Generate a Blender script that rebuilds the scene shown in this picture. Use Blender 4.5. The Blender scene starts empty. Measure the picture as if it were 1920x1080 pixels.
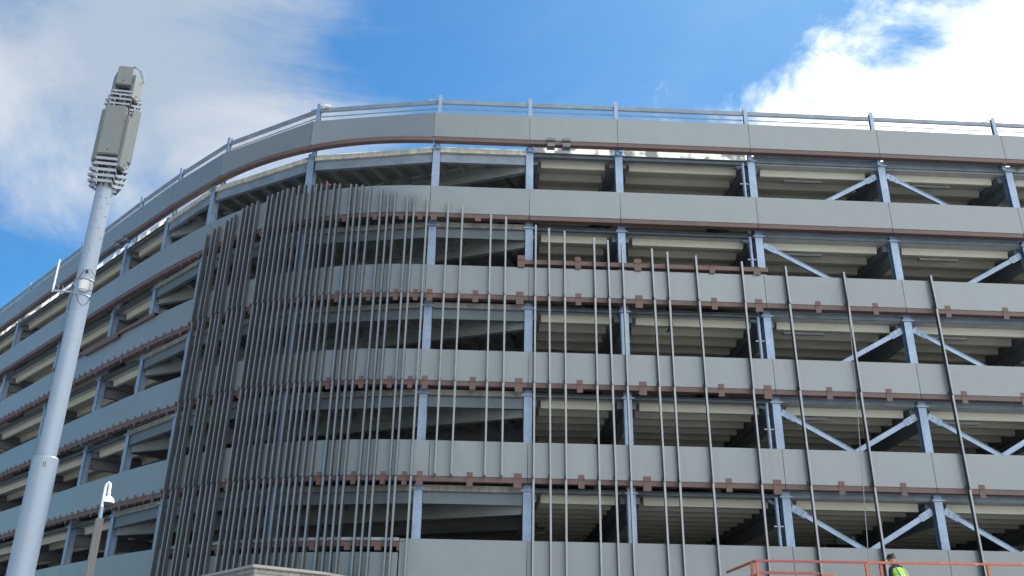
import bpy, bmesh, math, random
from mathutils import Vector, Matrix
random.seed(7)
R = math.radians
C = bpy.context.scene.collection
EYE = 1.6                                   # eye height above the paving; survey heights below are above the eye

# ------------------------------------------------------------------ camera
cam = bpy.data.cameras.new("camera"); camo = bpy.data.objects.new("camera", cam); C.objects.link(camo)
cam.lens = 1719.65/1920*36; cam.sensor_width = 36; cam.clip_end = 3000; cam.clip_start = .1
camo.matrix_world = Matrix.Translation((0, 0, EYE)) @ Matrix.Rotation(R(90+23.5753), 4, 'X') @ Matrix.Rotation(R(.87427), 4, 'Z')
bpy.context.scene.camera = camo
sc = bpy.context.scene
sc.view_settings.view_transform = 'Standard'; sc.view_settings.look = 'None'
sc.view_settings.gamma = 1; sc.view_settings.exposure = 0.5

# ------------------------------------------------------------------ sky and sun
SUN_AZ, SUN_EL = 24.0, 52.0                 # degrees right of the viewing direction, above the horizon
w = bpy.data.worlds.new("World"); sc.world = w; w.use_nodes = True
nt = w.node_tree; nt.nodes.clear()
def N(t, **k):
    n = nt.nodes.new(t)
    for a, b in k.items(): setattr(n, a, b)
    return n
def lk(a, b): nt.links.new(a, b)
def mth(op, a, b=None, c=None, clamp=False):
    n = N('ShaderNodeMath', operation=op, use_clamp=clamp)
    for i, v in enumerate((a, b, c)):
        if v is None: continue
        if isinstance(v, (int, float)): n.inputs[i].default_value = v
        else: lk(v, n.inputs[i])
    return n.outputs[0]
sky = N('ShaderNodeTexSky', sky_type='NISHITA', sun_disc=False)
sky.sun_elevation = R(SUN_EL); sky.sun_rotation = R(SUN_AZ); sky.air_density = 1.0; sky.dust_density = .25; sky.ozone_density = 2.5
tc = N('ShaderNodeTexCoord')
sep = N('ShaderNodeSeparateXYZ'); lk(tc.outputs['Generated'], sep.inputs[0])
X_, Y_, Z_ = sep.outputs
az = mth('MULTIPLY', mth('ARCTAN2', X_, Y_), 57.2958)
el = mth('MULTIPLY', mth('ARCSINE', Z_), 57.2958)
def noise(scale, det, rough, lac=2.0, dist=0.0, loc=(0, 0, 0), sc3=(1, 1, 1), rot=(0, 0, 0)):
    mp = N('ShaderNodeMapping'); mp.inputs['Location'].default_value = loc; mp.inputs['Scale'].default_value = sc3; mp.inputs['Rotation'].default_value = rot
    lk(tc.outputs['Generated'], mp.inputs[0])
    n = N('ShaderNodeTexNoise'); n.inputs['Scale'].default_value = scale; n.inputs['Detail'].default_value = det
    n.inputs['Roughness'].default_value = rough; n.inputs['Lacunarity'].default_value = lac; n.inputs['Distortion'].default_value = dist
    lk(mp.outputs[0], n.inputs['Vector']); return n.outputs['Fac']
def ramp(v, a, b):
    n = N('ShaderNodeMapRange', interpolation_type='SMOOTHSTEP'); lk(v, n.inputs[0])
    n.inputs[1].default_value = a; n.inputs[2].default_value = b; return n.outputs[0]
def signed(az0, el0, deg):                   # degrees to the right of a line through (az0, el0) at angle deg
    c_, s_ = math.cos(R(deg)), math.sin(R(deg))
    return mth('ADD', mth('MULTIPLY', mth('SUBTRACT', az, az0), s_), mth('MULTIPLY', mth('SUBTRACT', el, el0), -c_))
n_fine = noise(9, 12, .62, dist=.35)
n_mid = noise(3.2, 8, .55, loc=(3.1, 0, 1.7))
n_soft = noise(1.5, 5, .5, loc=(.4, 2.2, 5), sc3=(1, 1, 1.6))
n_streak = noise(2.3, 8, .58, dist=.6, loc=(7, 1, 2), sc3=(1, 1, 2.2), rot=(0, R(25), 0))
# great bright cloud to the right
rd = mth('ADD', signed(21.8, 36.2, 24), mth('ADD', mth('MULTIPLY', mth('SUBTRACT', n_fine, .5), 23), mth('MULTIPLY', mth('SUBTRACT', n_mid, .5), 9)))
right_cloud = ramp(rd, -2.2, 3.6)
# soft veil cloud to the left
ld = mth('SUBTRACT', 13.0, mth('SQRT', mth('ADD', mth('POWER', mth('MULTIPLY', mth('ADD', az, 27.5), .86), 2), mth('POWER', mth('MULTIPLY', mth('SUBTRACT', el, 36.5), 1.35), 2))))
ld = mth('ADD', mth('ADD', ld, mth('MULTIPLY', mth('SUBTRACT', n_fine, .5), 8)), mth('ADD', mth('MULTIPLY', mth('SUBTRACT', n_streak, .5), 26), mth('MULTIPLY', mth('SUBTRACT', n_mid, .5), 14)))
left_cloud = mth('MULTIPLY', ramp(ld, -4.5, 6), .9)
# unseen broken cloud behind left of the camera, shaped to light the left wing
back = mth('MULTIPLY', ramp(n_soft, .46, .62), mth('MULTIPLY', ramp(mth('ADD', Y_, X_), .0, -.55), .6))
veil = mth('MULTIPLY', ramp(n_streak, .45, .8), .10)
soft = mth('MAXIMUM', left_cloud, veil)
def col(r, g, b):
    n = N('ShaderNodeRGB'); n.outputs[0].default_value = (r, g, b, 1); return n.outputs[0]
def mix(f, a, b):
    n = N('ShaderNodeMix', data_type='RGBA'); lk(f, n.inputs[0]); lk(a, n.inputs[6]); lk(b, n.inputs[7]); return n.outputs[2]
hs = N('ShaderNodeHueSaturation'); hs.inputs['Saturation'].default_value = 1.25; hs.inputs['Value'].default_value = 1.0
lk(sky.outputs[0], hs.inputs['Color'])
shade = mix(ramp(n_streak, .35, .68), col(3.5, 4.1, 4.9), col(5.6, 5.9, 6.2))
tint = N('ShaderNodeMix', data_type='RGBA', blend_type='MULTIPLY'); tint.inputs[0].default_value = 1; lk(hs.outputs[0], tint.inputs[6]); tint.inputs[7].default_value = (.60, .95, 1.0, 1)
c1 = mix(soft, tint.outputs[2], shade)
c1 = mix(back, c1, col(2.5, 3.7, 5.2))       # bluish tint of the unseen cloud, chosen for its light on the left wing
core = ramp(rd, 1.5, 7)
bright = mix(core, col(9, 9.6, 10.6), col(22, 22, 21.6))
c2 = mix(right_cloud, c1, bright)
bg = N('ShaderNodeBackground'); bg.inputs['Strength'].default_value = .10; lk(c2, bg.inputs['Color'])
wo = N('ShaderNodeOutputWorld'); lk(bg.outputs[0], wo.inputs[0])

sl = bpy.data.lights.new("sun", 'SUN'); sl.energy = 4.6; sl.angle = R(1.5); sl.color = (1, .95, .87)
so = bpy.data.objects.new("sun", sl); C.objects.link(so)
sd = Vector((math.sin(R(SUN_AZ))*math.cos(R(SUN_EL)), math.cos(R(SUN_AZ))*math.cos(R(SUN_EL)), math.sin(R(SUN_EL))))
so.rotation_euler = sd.to_track_quat('Z', 'Y').to_euler(); so.location = sd*80

# ------------------------------------------------------------------ materials
def mat(name, base, rough=.5, metal=0.0, var=.08, vscale=3.0, bump=0.0, bscale=30, spec=.5, streak=0.0, extra=None):
    m = bpy.data.materials.new(name); m.use_nodes = True
    t = m.node_tree; p = t.nodes['Principled BSDF']
    p.inputs['Roughness'].default_value = rough; p.inputs['Metallic'].default_value = metal
    p.inputs['Specular IOR Level'].default_value = spec
    tcn = t.nodes.new('ShaderNodeTexCoord')
    n1 = t.nodes.new('ShaderNodeTexNoise'); n1.inputs['Scale'].default_value = vscale; n1.inputs['Detail'].default_value = 8; n1.inputs['Roughness'].default_value = .6
    t.links.new(tcn.outputs['Object'], n1.inputs['Vector'])
    mr = t.nodes.new('ShaderNodeMapRange'); mr.inputs[1].default_value = .3; mr.inputs[2].default_value = .7
    mr.inputs[3].default_value = 1-var; mr.inputs[4].default_value = 1+var
    t.links.new(n1.outputs['Fac'], mr.inputs[0])
    fac = mr.outputs[0]
    if streak:                                   # vertical rain streaks
        mp = t.nodes.new('ShaderNodeMapping'); mp.inputs['Scale'].default_value = (5, 5, .35)
        t.links.new(tcn.outputs['Object'], mp.inputs[0])
        n2 = t.nodes.new('ShaderNodeTexNoise'); n2.inputs['Scale'].default_value = 1.6; n2.inputs['Detail'].default_value = 6
        t.links.new(mp.outputs[0], n2.inputs['Vector'])
        m2 = t.nodes.new('ShaderNodeMapRange'); m2.inputs[1].default_value = .35; m2.inputs[2].default_value = .7
        m2.inputs[3].default_value = 1+streak; m2.inputs[4].default_value = 1-streak
        t.links.new(n2.outputs['Fac'], m2.inputs[0])
        mm = t.nodes.new('ShaderNodeMath'); mm.operation = 'MULTIPLY'
        t.links.new(fac, mm.inputs[0]); t.links.new(m2.outputs[0], mm.inputs[1]); fac = mm.outputs[0]
    vm = t.nodes.new('ShaderNodeVectorMath'); vm.operation = 'SCALE'; vm.inputs[0].default_value = base
    t.links.new(fac, vm.inputs['Scale']); t.links.new(vm.outputs[0], p.inputs['Base Color'])
    rr = t.nodes.new('ShaderNodeMapRange'); rr.inputs[1].default_value = .3; rr.inputs[2].default_value = .7
    rr.inputs[3].default_value = max(rough-.07, .02); rr.inputs[4].default_value = min(rough+.07, 1)
    t.links.new(n1.outputs['Fac'], rr.inputs[0]); t.links.new(rr.outputs[0], p.inputs['Roughness'])
    if bump:
        n3 = t.nodes.new('ShaderNodeTexNoise'); n3.inputs['Scale'].default_value = bscale; n3.inputs['Detail'].default_value = 6
        t.links.new(tcn.outputs['Object'], n3.inputs['Vector'])
        b = t.nodes.new('ShaderNodeBump'); b.inputs['Strength'].default_value = bump; b.inputs['Distance'].default_value = .02
        t.links.new(n3.outputs['Fac'], b.inputs['Height']); t.links.new(b.outputs[0], p.inputs['Normal'])
    if extra: extra(t, p, tcn, vm)
    return m
def galv_extra(t, p, tcn, vm):                   # zinc spangle patches
    v = t.nodes.new('ShaderNodeTexVoronoi'); v.inputs['Scale'].default_value = 14
    n = t.nodes.new('ShaderNodeTexNoise'); n.inputs['Scale'].default_value = 1.7; n.inputs['Detail'].default_value = 5
    t.links.new(tcn.outputs['Object'], v.inputs['Vector']); t.links.new(tcn.outputs['Object'], n.inputs['Vector'])
    mx = t.nodes.new('ShaderNodeMath'); mx.operation = 'ADD'; t.links.new(n.outputs['Fac'], mx.inputs[0])
    m2 = t.nodes.new('ShaderNodeMath'); m2.operation = 'MULTIPLY'; m2.inputs[1].default_value = .18
    s = t.nodes.new('ShaderNodeSeparateColor'); t.links.new(v.outputs['Color'], s.inputs[0]); t.links.new(s.outputs[0], m2.inputs[0]); t.links.new(m2.outputs[0], mx.inputs[1])
    mr = t.nodes.new('ShaderNodeMapRange'); mr.inputs[1].default_value = .4; mr.inputs[2].default_value = .8; mr.inputs[3].default_value = .84; mr.inputs[4].default_value = 1.12
    t.links.new(mx.outputs[0], mr.inputs[0])
    v2 = t.nodes.new('ShaderNodeVectorMath'); v2.operation = 'SCALE'
    t.links.new(vm.outputs[0], v2.inputs[0]); t.links.new(mr.outputs[0], v2.inputs['Scale']); t.links.new(v2.outputs[0], p.inputs['Base Color'])
M = {}
def panel_extra(t, p, tcn, vm):
    oi = t.nodes.new('ShaderNodeObjectInfo'); mr = t.nodes.new('ShaderNodeMapRange'); mr.inputs[3].default_value = .955; mr.inputs[4].default_value = 1.045
    t.links.new(oi.outputs['Random'], mr.inputs[0]); v2 = t.nodes.new('ShaderNodeVectorMath'); v2.operation = 'SCALE'
    t.links.new(vm.outputs[0], v2.inputs[0]); t.links.new(mr.outputs[0], v2.inputs['Scale'])
    mp = t.nodes.new('ShaderNodeMapping'); mp.inputs['Scale'].default_value = (1.4, 1.4, .25); t.links.new(tcn.outputs['Object'], mp.inputs[0])   # faint run-off marks
    n = t.nodes.new('ShaderNodeTexNoise'); n.inputs['Scale'].default_value = 4; n.inputs['Detail'].default_value = 9; n.inputs['Roughness'].default_value = .7; t.links.new(mp.outputs[0], n.inputs['Vector'])
    m3 = t.nodes.new('ShaderNodeMapRange'); m3.inputs[1].default_value = .56; m3.inputs[2].default_value = .8; m3.inputs[3].default_value = 1; m3.inputs[4].default_value = .86; t.links.new(n.outputs['Fac'], m3.inputs[0])
    v3 = t.nodes.new('ShaderNodeVectorMath'); v3.operation = 'SCALE'; t.links.new(v2.outputs[0], v3.inputs[0]); t.links.new(m3.outputs[0], v3.inputs['Scale'])
    t.links.new(v3.outputs[0], p.inputs['Base Color'])
    nb = t.nodes.new('ShaderNodeTexNoise'); nb.inputs['Scale'].default_value = .9; nb.inputs['Detail'].default_value = 1; t.links.new(tcn.outputs['Object'], nb.inputs['Vector'])
    b = t.nodes.new('ShaderNodeBump'); b.inputs['Strength'].default_value = .5; b.inputs['Distance'].default_value = .05; t.links.new(nb.outputs['Fac'], b.inputs['Height']); t.links.new(b.outputs[0], p.inputs['Normal'])
M['panel'] = mat('coated_panel_grey', (.172, .200, .212), .34, .12, .03, .35, extra=panel_extra)
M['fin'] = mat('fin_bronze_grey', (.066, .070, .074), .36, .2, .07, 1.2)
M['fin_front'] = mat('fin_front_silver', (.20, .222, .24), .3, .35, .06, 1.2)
M['galv'] = mat('galvanised_steel', (.215, .29, .395), .46, .3, .05, 2.2, extra=galv_extra, streak=.06)
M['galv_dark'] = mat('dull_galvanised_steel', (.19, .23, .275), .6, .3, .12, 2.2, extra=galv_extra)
M['red'] = mat('red_oxide_primer', (.108, .064, .057), .62, .0, .16, 4.0, streak=.08)
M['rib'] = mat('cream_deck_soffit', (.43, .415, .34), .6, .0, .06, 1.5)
M['slab'] = mat('concrete_soffit', (.36, .37, .355), .85, 0, .14, 2.2, bump=.3)
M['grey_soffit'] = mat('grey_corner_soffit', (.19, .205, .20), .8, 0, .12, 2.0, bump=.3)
M['slab_edge_low'] = mat('shaded_concrete_edge', (.17, .17, .15), .85, 0, .25, 3.5, bump=.4, streak=.2)  # stained edge darkened: shade of the rails put into the colour
M['galv_dim'] = mat('dimmed_edge_beam', (.11, .135, .15), .65, .2, .15, 2.0)  # darkened galvanised steel: the edge beams' dimness put into the colour
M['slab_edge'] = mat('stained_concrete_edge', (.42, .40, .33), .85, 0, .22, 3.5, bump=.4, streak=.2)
M['beam'] = mat('dark_primer_beam', (.14, .15, .16), .6, 0, .14, 2.0)
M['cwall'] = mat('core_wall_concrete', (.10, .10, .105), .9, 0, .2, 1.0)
M['mast'] = mat('mast_grey_paint', (.205, .26, .33), .42, .0, .03, 1.2, streak=.05)
M['antenna'] = mat('antenna_radome_grey', (.145, .162, .16), .5, 0, .03, 3)
M['strap'] = mat('pale_bracket_steel', (.25, .28, .31), .45, .2, .06, 5)
M['black'] = mat('black_rubber', (.02, .02, .022), .55, 0, .1, 10)
M['white'] = mat('white_plastic', (.74, .75, .74), .45, 0, .03, 4)
M['dome_grey'] = mat('light_grey_plastic', (.42, .44, .46), .45, 0, .04, 6)
M['brown'] = mat('brown_painted_post', (.085, .083, .083), .5, .1, .12, 4, streak=.1)
def scuff(t, p, tcn, vm):
    n = t.nodes.new('ShaderNodeTexNoise'); n.inputs['Scale'].default_value = 5; n.inputs['Detail'].default_value = 10; n.inputs['Roughness'].default_value = .75; t.links.new(tcn.outputs['Object'], n.inputs['Vector'])
    m1 = t.nodes.new('ShaderNodeMapRange'); m1.inputs[1].default_value = .60; m1.inputs[2].default_value = .66; t.links.new(n.outputs['Fac'], m1.inputs[0])
    mx = t.nodes.new('ShaderNodeMix'); mx.data_type = 'RGBA'; t.links.new(m1.outputs[0], mx.inputs[0]); t.links.new(vm.outputs[0], mx.inputs[6]); mx.inputs[7].default_value = (.5, .42, .38, 1); t.links.new(mx.outputs[2], p.inputs['Base Color'])
M['orange'] = mat('scuffed_orange_paint', (.50, .11, .04), .5, 0, .25, 7, extra=scuff)
M['orange_red'] = mat('scuffed_red_paint', (.36, .06, .045), .5, 0, .25, 7, extra=scuff)
M['deck'] = mat('lift_deck_grey', (.2, .2, .2), .6, .3, .2, 6)
M['hivis'] = mat('hi_vis_yellow_cloth', (.36, .68, .06), .7, 0, .1, 12)
M['reflect'] = mat('reflective_tape', (.62, .64, .62), .35, .2, .04, 12)
M['cloth_dark'] = mat('dark_workwear', (.018, .019, .024), .85, 0, .2, 14, bump=.4)
M['helmet'] = mat('dark_helmet_plastic', (.022, .02, .024), .32, 0, .1, 8)
M['helmet_green'] = mat('pale_green_helmet', (.42, .62, .45), .4, 0, .05, 8)
M['skin'] = mat('skin', (.48, .26, .18), .55, 0, .06, 20)
M['sign'] = mat('green_exit_sign', (.05, .13, .10), .4, 0, .06, 5)
M['sign_mark'] = mat('pale_sign_marking', (.25, .36, .31), .45, 0, .03, 5)
M['asphalt'] = mat('asphalt', (.05, .05, .052), .9, 0, .25, 1.5, bump=.5, bscale=60)
M['void'] = mat('grey_rubber_tyre', (.03, .03, .03), .8, 0, .1, 6)
M['rope'] = mat('pale_rope', (.22, .22, .21), .9, 0, .2, 40)
def brick_mat(name, c1, c2, mort, sx, sy):
    m = bpy.data.materials.new(name); m.use_nodes = True; t = m.node_tree; p = t.nodes['Principled BSDF']; p.inputs['Roughness'].default_value = .9
    uv = t.nodes.new('ShaderNodeUVMap'); b = t.nodes.new('ShaderNodeTexBrick')
    b.inputs['Color1'].default_value = (*c1, 1); b.inputs['Color2'].default_value = (*c2, 1); b.inputs['Mortar'].default_value = (*mort, 1)
    b.inputs['Scale'].default_value = 1; b.inputs['Brick Width'].default_value = sx; b.inputs['Row Height'].default_value = sy; b.inputs['Mortar Size'].default_value = .012
    t.links.new(uv.outputs[0], b.inputs['Vector'])
    n = t.nodes.new('ShaderNodeTexNoise'); n.inputs['Scale'].default_value = 18; n.inputs['Detail'].default_value = 8
    tcn = t.nodes.new('ShaderNodeTexCoord'); t.links.new(tcn.outputs['Object'], n.inputs['Vector'])
    mr = t.nodes.new('ShaderNodeMapRange'); mr.inputs[1].default_value = .3; mr.inputs[2].default_value = .7; mr.inputs[3].default_value = .75; mr.inputs[4].default_value = 1.2
    t.links.new(n.outputs['Fac'], mr.inputs[0])
    v = t.nodes.new('ShaderNodeVectorMath'); v.operation = 'SCALE'; t.links.new(b.outputs['Color'], v.inputs[0]); t.links.new(mr.outputs[0], v.inputs['Scale'])
    t.links.new(v.outputs[0], p.inputs['Base Color'])
    mh = t.nodes.new('ShaderNodeMath'); mh.operation = 'MULTIPLY_ADD'; mh.inputs[1].default_value = -1.4
    t.links.new(b.outputs['Fac'], mh.inputs[0]); t.links.new(n.outputs['Fac'], mh.inputs[2])
    bu = t.nodes.new('ShaderNodeBump'); bu.inputs['Strength'].default_value = .8; bu.inputs['Distance'].default_value = .03
    t.links.new(mh.outputs[0], bu.inputs['Height']); t.links.new(bu.outputs[0], p.inputs['Normal'])
    return m
M['stone'] = brick_mat('split_stone_blocks', (.36, .34, .30), (.27, .26, .24), (.16, .15, .14), .62, .30)
M['paver'] = brick_mat('light_paving_slabs', (.38, .40, .42), (.35, .365, .38), (.24, .24, .24), .6, .4)
M['coping'] = mat('stone_coping', (.33, .315, .29), .85, 0, .12, 5, bump=.4)
def flash_mat():
    m = bpy.data.materials.new('milky_edge_membrane'); m.use_nodes = True; t = m.node_tree
    t.nodes.remove(t.nodes['Principled BSDF']); out = t.nodes['Material Output']
    tcn = t.nodes.new('ShaderNodeTexCoord'); n = t.nodes.new('ShaderNodeTexNoise'); n.inputs['Scale'].default_value = 1.6; n.inputs['Detail'].default_value = 4
    t.links.new(tcn.outputs['Object'], n.inputs['Vector'])
    cr = t.nodes.new('ShaderNodeValToRGB'); cr.color_ramp.elements[0].position = .44; cr.color_ramp.elements[0].color = (.45, .47, .48, 1)
    cr.color_ramp.elements[1].position = .52; cr.color_ramp.elements[1].color = (.9, .9, .87, 1)
    t.links.new(n.outputs['Fac'], cr.inputs[0])
    a = t.nodes.new('ShaderNodeBsdfTranslucent'); d = t.nodes.new('ShaderNodeBsdfDiffuse'); mx = t.nodes.new('ShaderNodeMixShader'); mx.inputs[0].default_value = .35
    t.links.new(cr.outputs[0], a.inputs[0]); t.links.new(cr.outputs[0], d.inputs[0]); t.links.new(a.outputs[0], mx.inputs[1]); t.links.new(d.outputs[0], mx.inputs[2]); t.links.new(mx.outputs[0], out.inputs[0])
    return m
M['flash'] = flash_mat()

# ------------------------------------------------------------------ mesh helpers
V3 = lambda x, y, z=0.0: Vector((x, y, z))
UP = V3(0, 0, 1)
class MB:
    def __init__(s): s.v = []; s.f = []; s.uv = {}
    def quad(s, *p):
        i = len(s.v); s.v += [tuple(q) for q in p]; s.f.append(tuple(range(i, i+len(p))))
    def obox(s, c, a, b, u, ha, hb, hu):         # oriented box: centre, three unit axes, half sizes
        i = len(s.v)
        for sx in (-1, 1):
            for sy in (-1, 1):
                for sz in (-1, 1): s.v.append(tuple(c+a*ha*sx+b*hb*sy+u*hu*sz))
        s.f += [(i, i+1, i+3, i+2), (i+4, i+6, i+7, i+5), (i, i+4, i+5, i+1), (i+2, i+3, i+7, i+6), (i, i+2, i+6, i+4), (i+1, i+5, i+7, i+3)]
        return s
    def box(s, x0, x1, y0, y1, z0, z1): return s.obox(V3((x0+x1)/2, (y0+y1)/2, (z0+z1)/2), V3(1, 0), V3(0, 1), UP, (x1-x0)/2, (y1-y0)/2, (z1-z0)/2)
    def bar(s, p, q, side, w_, h):               # box beam from p to q; side = a width direction
        d = (q-p); L = d.length; d.normalize(); b = (side-d*side.dot(d)).normalized(); u = d.cross(b)
        return s.obox((p+q)/2, d, b, u, L/2, w_/2, h/2)
    def tube(s, pts, r, n=10, caps=True):
        pts = [Vector(p) for p in pts]; rs = r if isinstance(r, (list, tuple)) else [r]*len(pts); i0 = len(s.v)
        pb = None
        for k, p in enumerate(pts):
            d = (pts[min(k+1, len(pts)-1)]-pts[max(k-1, 0)]).normalized()
            if pb is None: pb = d.orthogonal().normalized()
            b = (pb-d*pb.dot(d)).normalized(); pb = b; u = d.cross(b)
            for j in range(n):
                t = 2*math.pi*j/n; s.v.append(tuple(p+(b*math.cos(t)+u*math.sin(t))*rs[k]))
        for k in range(len(pts)-1):
            for j in range(n):
                a, b_ = i0+k*n+j, i0+k*n+(j+1) % n; s.f.append((a, b_, b_+n, a+n))
        if caps: s.f.append(tuple(i0+j for j in range(n))[::-1]); s.f.append(tuple(i0+(len(pts)-1)*n+j for j in range(n)))
        return s
    def strip(s, path, offs, z0, z1):            # solid following a list of (point, normal): offs=(inner, outer)
        i0 = len(s.v)
        for p, n in path:
            for o, z in ((offs[0], z0), (offs[1], z0), (offs[1], z1), (offs[0], z1)): s.v.append((p.x+n.x*o, p.y+n.y*o, z+EYE))
        for k in range(len(path)-1):
            for j in range(4):
                a, b = i0+k*4+j, i0+k*4+(j+1) % 4; s.f.append((a, b, b+4, a+4))
        s.f.append((i0, i0+1, i0+2, i0+3)); e = i0+(len(path)-1)*4; s.f.append((e+3, e+2, e+1, e))
        return s
    def prism(s, poly, z0, z1):
        n = len(poly); i = len(s.v)
        for z in (z0, z1):
            for p in poly: s.v.append((p[0], p[1], z))
        s.f.append(tuple(range(i, i+n))[::-1]); s.f.append(tuple(range(i+n, i+2*n)))
        for k in range(n): s.f.append((i+k, i+(k+1) % n, i+n+(k+1) % n, i+n+k))
        return s
    def ball(s, c, rx, ry, rz, n=16, m=10, z_from=-1, ax=None):
        ax = ax or (V3(1, 0), V3(0, 1), UP); i0 = len(s.v); t0 = math.asin(max(-1, z_from))
        for k in range(m+1):
            t = t0+(math.pi/2-t0)*k/m
            for j in range(n):
                q = 2*math.pi*j/n; s.v.append(tuple(c+ax[0]*rx*math.cos(t)*math.cos(q)+ax[1]*ry*math.cos(t)*math.sin(q)+ax[2]*rz*math.sin(t)))
        for k in range(m):
            for j in range(n):
                a, b = i0+k*n+j, i0+k*n+(j+1) % n; s.f.append((a, b, b+n, a+n))
        if z_from > -.99: s.f.append(tuple(i0+j for j in range(n))[::-1])
        return s
    def build(s, name, m, parent=None, smooth=False, bevel=0.0, uv=False, origin=None):
        me = bpy.data.meshes.new(name); me.from_pydata(s.v, [], s.f); me.update()
        bm = bmesh.new(); bm.from_mesh(me); bmesh.ops.remove_doubles(bm, verts=bm.verts, dist=1e-5) if smooth else None
        bmesh.ops.recalc_face_normals(bm, faces=bm.faces)
        if bevel: bmesh.ops.bevel(bm, geom=[e for e in bm.edges if e.is_manifold and e.calc_face_angle(0) > .5], offset=bevel, segments=2, affect='EDGES', clamp_overlap=True)
        if uv:
            ul = bm.loops.layers.uv.new('UVMap')
            for f in bm.faces:
                n = f.normal
                t = UP.cross(n); t = t.normalized() if t.length > .3 else V3(1, 0); b = n.cross(t)
                for l in f.loops: l[ul].uv = (l.vert.co.dot(t), l.vert.co.dot(b))
        bm.to_mesh(me); bm.free()
        if smooth:
            for p in me.polygons: p.use_smooth = True
            me.set_sharp_from_angle(angle=R(35))
        me.materials.append(M[m] if isinstance(m, str) else m)
        o = bpy.data.objects.new(name, me); C.objects.link(o)
        if parent is not None:
            o.parent = parent; o.matrix_parent_inverse = parent_inv(parent)
        return o
def parent_inv(p): return Matrix.Translation(-p.location) if p.parent is None else Matrix.Identity(4)
def tag(o, label, cat, group=None):
    o['label'] = label; o['category'] = cat
    if group: o['group'] = group
    return o
def empty(name, loc, label, cat, group=None):
    o = bpy.data.objects.new(name, None); o.location = loc; o.empty_display_size = .3; C.objects.link(o); return tag(o, label, cat, group)

# ------------------------------------------------------------------ plan of the facade (camera at the origin, y = viewing direction)
Jp = dict(X=(-16.86, 36.03), Y=(-14.12, 33.35), Z=(-11.37, 30.89), A=(-7.42, 28.58), B=(-2.88, 27.88), C=(.56, 28.02), D=(3.73, 28.14), E=(8.55, 28.35), F=(13.32, 28.57), G=(18.03, 28.81))
Jp = {k: V3(*v) for k, v in Jp.items()}
dl = V3(-math.cos(R(45.5)), math.sin(R(45.5)))
for k, d in (('W', 6.1), ('V', 12.9), ('U', 19.5), ('T', 26)): Jp[k] = Jp['X']+dl*d
Jp['H'] = Jp['G']*2-Jp['F']; Jp['I'] = Jp['H']+Jp['G']-Jp['F']
NM = 'TUVWXYZABCDEFGHI'
def herm(p, q, a, b, n):
    L = (q-p).length; t0 = V3(math.cos(R(a)), math.sin(R(a)))*L; t1 = V3(math.cos(R(b)), math.sin(R(b)))*L
    return [(2*t**3-3*t**2+1)*p+(t**3-2*t**2+t)*t0+(-2*t**3+3*t**2)*q+(t**3-t**2)*t1 for t in [i/n for i in range(n)]]
PTS = []; JI = {}
for a, b in zip(NM[:-1], NM[1:]):
    JI[a] = len(PTS)
    if a == 'Y': PTS += herm(Jp[a], Jp[b], -43.5, -39.5, 8)
    elif a == 'Z': PTS += herm(Jp[a], Jp[b], -39.5, -20.5, 16)
    elif a == 'A': PTS += herm(Jp[a], Jp[b], -20.5, 2.2, 16)
    else: PTS.append(Jp[a])
JI['I'] = len(PTS); PTS.append(Jp['I'])
SS = [0.0]
for a, b in zip(PTS[:-1], PTS[1:]): SS.append(SS[-1]+(b-a).length)
JS = {k: SS[i] for k, i in JI.items()}
def seg_n(i):
    t = (PTS[i+1]-PTS[i]).normalized(); return V3(t.y, -t.x)
def at(s):                                       # point, outward normal, tangent at arc length s
    i = 0
    while i < len(SS)-2 and SS[i+1] < s: i += 1
    k = (s-SS[i])/(SS[i+1]-SS[i]); n0 = seg_n(i)
    if JS['Y'] < s < JS['B']:
        if k < .5 and i > 0: n = n0.lerp((n0+seg_n(i-1))/2, 1-2*k)
        elif k >= .5 and i < len(PTS)-2: n = n0.lerp((n0+seg_n(i+1))/2, 2*k-1)
        else: n = n0
        n = n.normalized()
    else: n = n0
    return PTS[i].lerp(PTS[i+1], k), n, V3(-n.y, n.x)
def run(s0, s1):                                 # path samples between two arc lengths
    ss = [s0+1e-4]+[s for s in SS if s0+.02 < s < s1-.02]+[s1-1e-4]
    return [at(s)[:2] for s in ss]
# band levels above the eye (top, bottom)
BT = [19.055, 16.012, 12.987, 9.98, 7.0, 4.021]; BB = [18.041, 14.967, 11.959, 8.946, 5.90, 1.5]
FL = [17.75, 14.74, 11.73, 8.72, 5.67, 2.55]     # floor tops; the unseen lowest one is added to stop light from below
BAYS = list(zip(NM[:-1], NM[1:]))

# ------------------------------------------------------------------ ground
g = MB(); g.quad(V3(-900, -900, 0), V3(900, -900, 0), V3(900, 1500, 0), V3(-900, 1500, 0))
o = g.build('ground', 'asphalt'); o['kind'] = 'structure'
g = MB(); g.box(-90, 90, -110, 75, -.05, .12)  # unseen paving, made wide and pale to bounce light onto the soffits
o = g.build('pavement', 'paver', uv=True); o['kind'] = 'structure'

# ------------------------------------------------------------------ the car park
B = empty('car_park_building', (0, 30, 0), 'five storey open sided steel car park with curved corner, grey spandrel bands and vertical fins', 'building')
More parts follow.
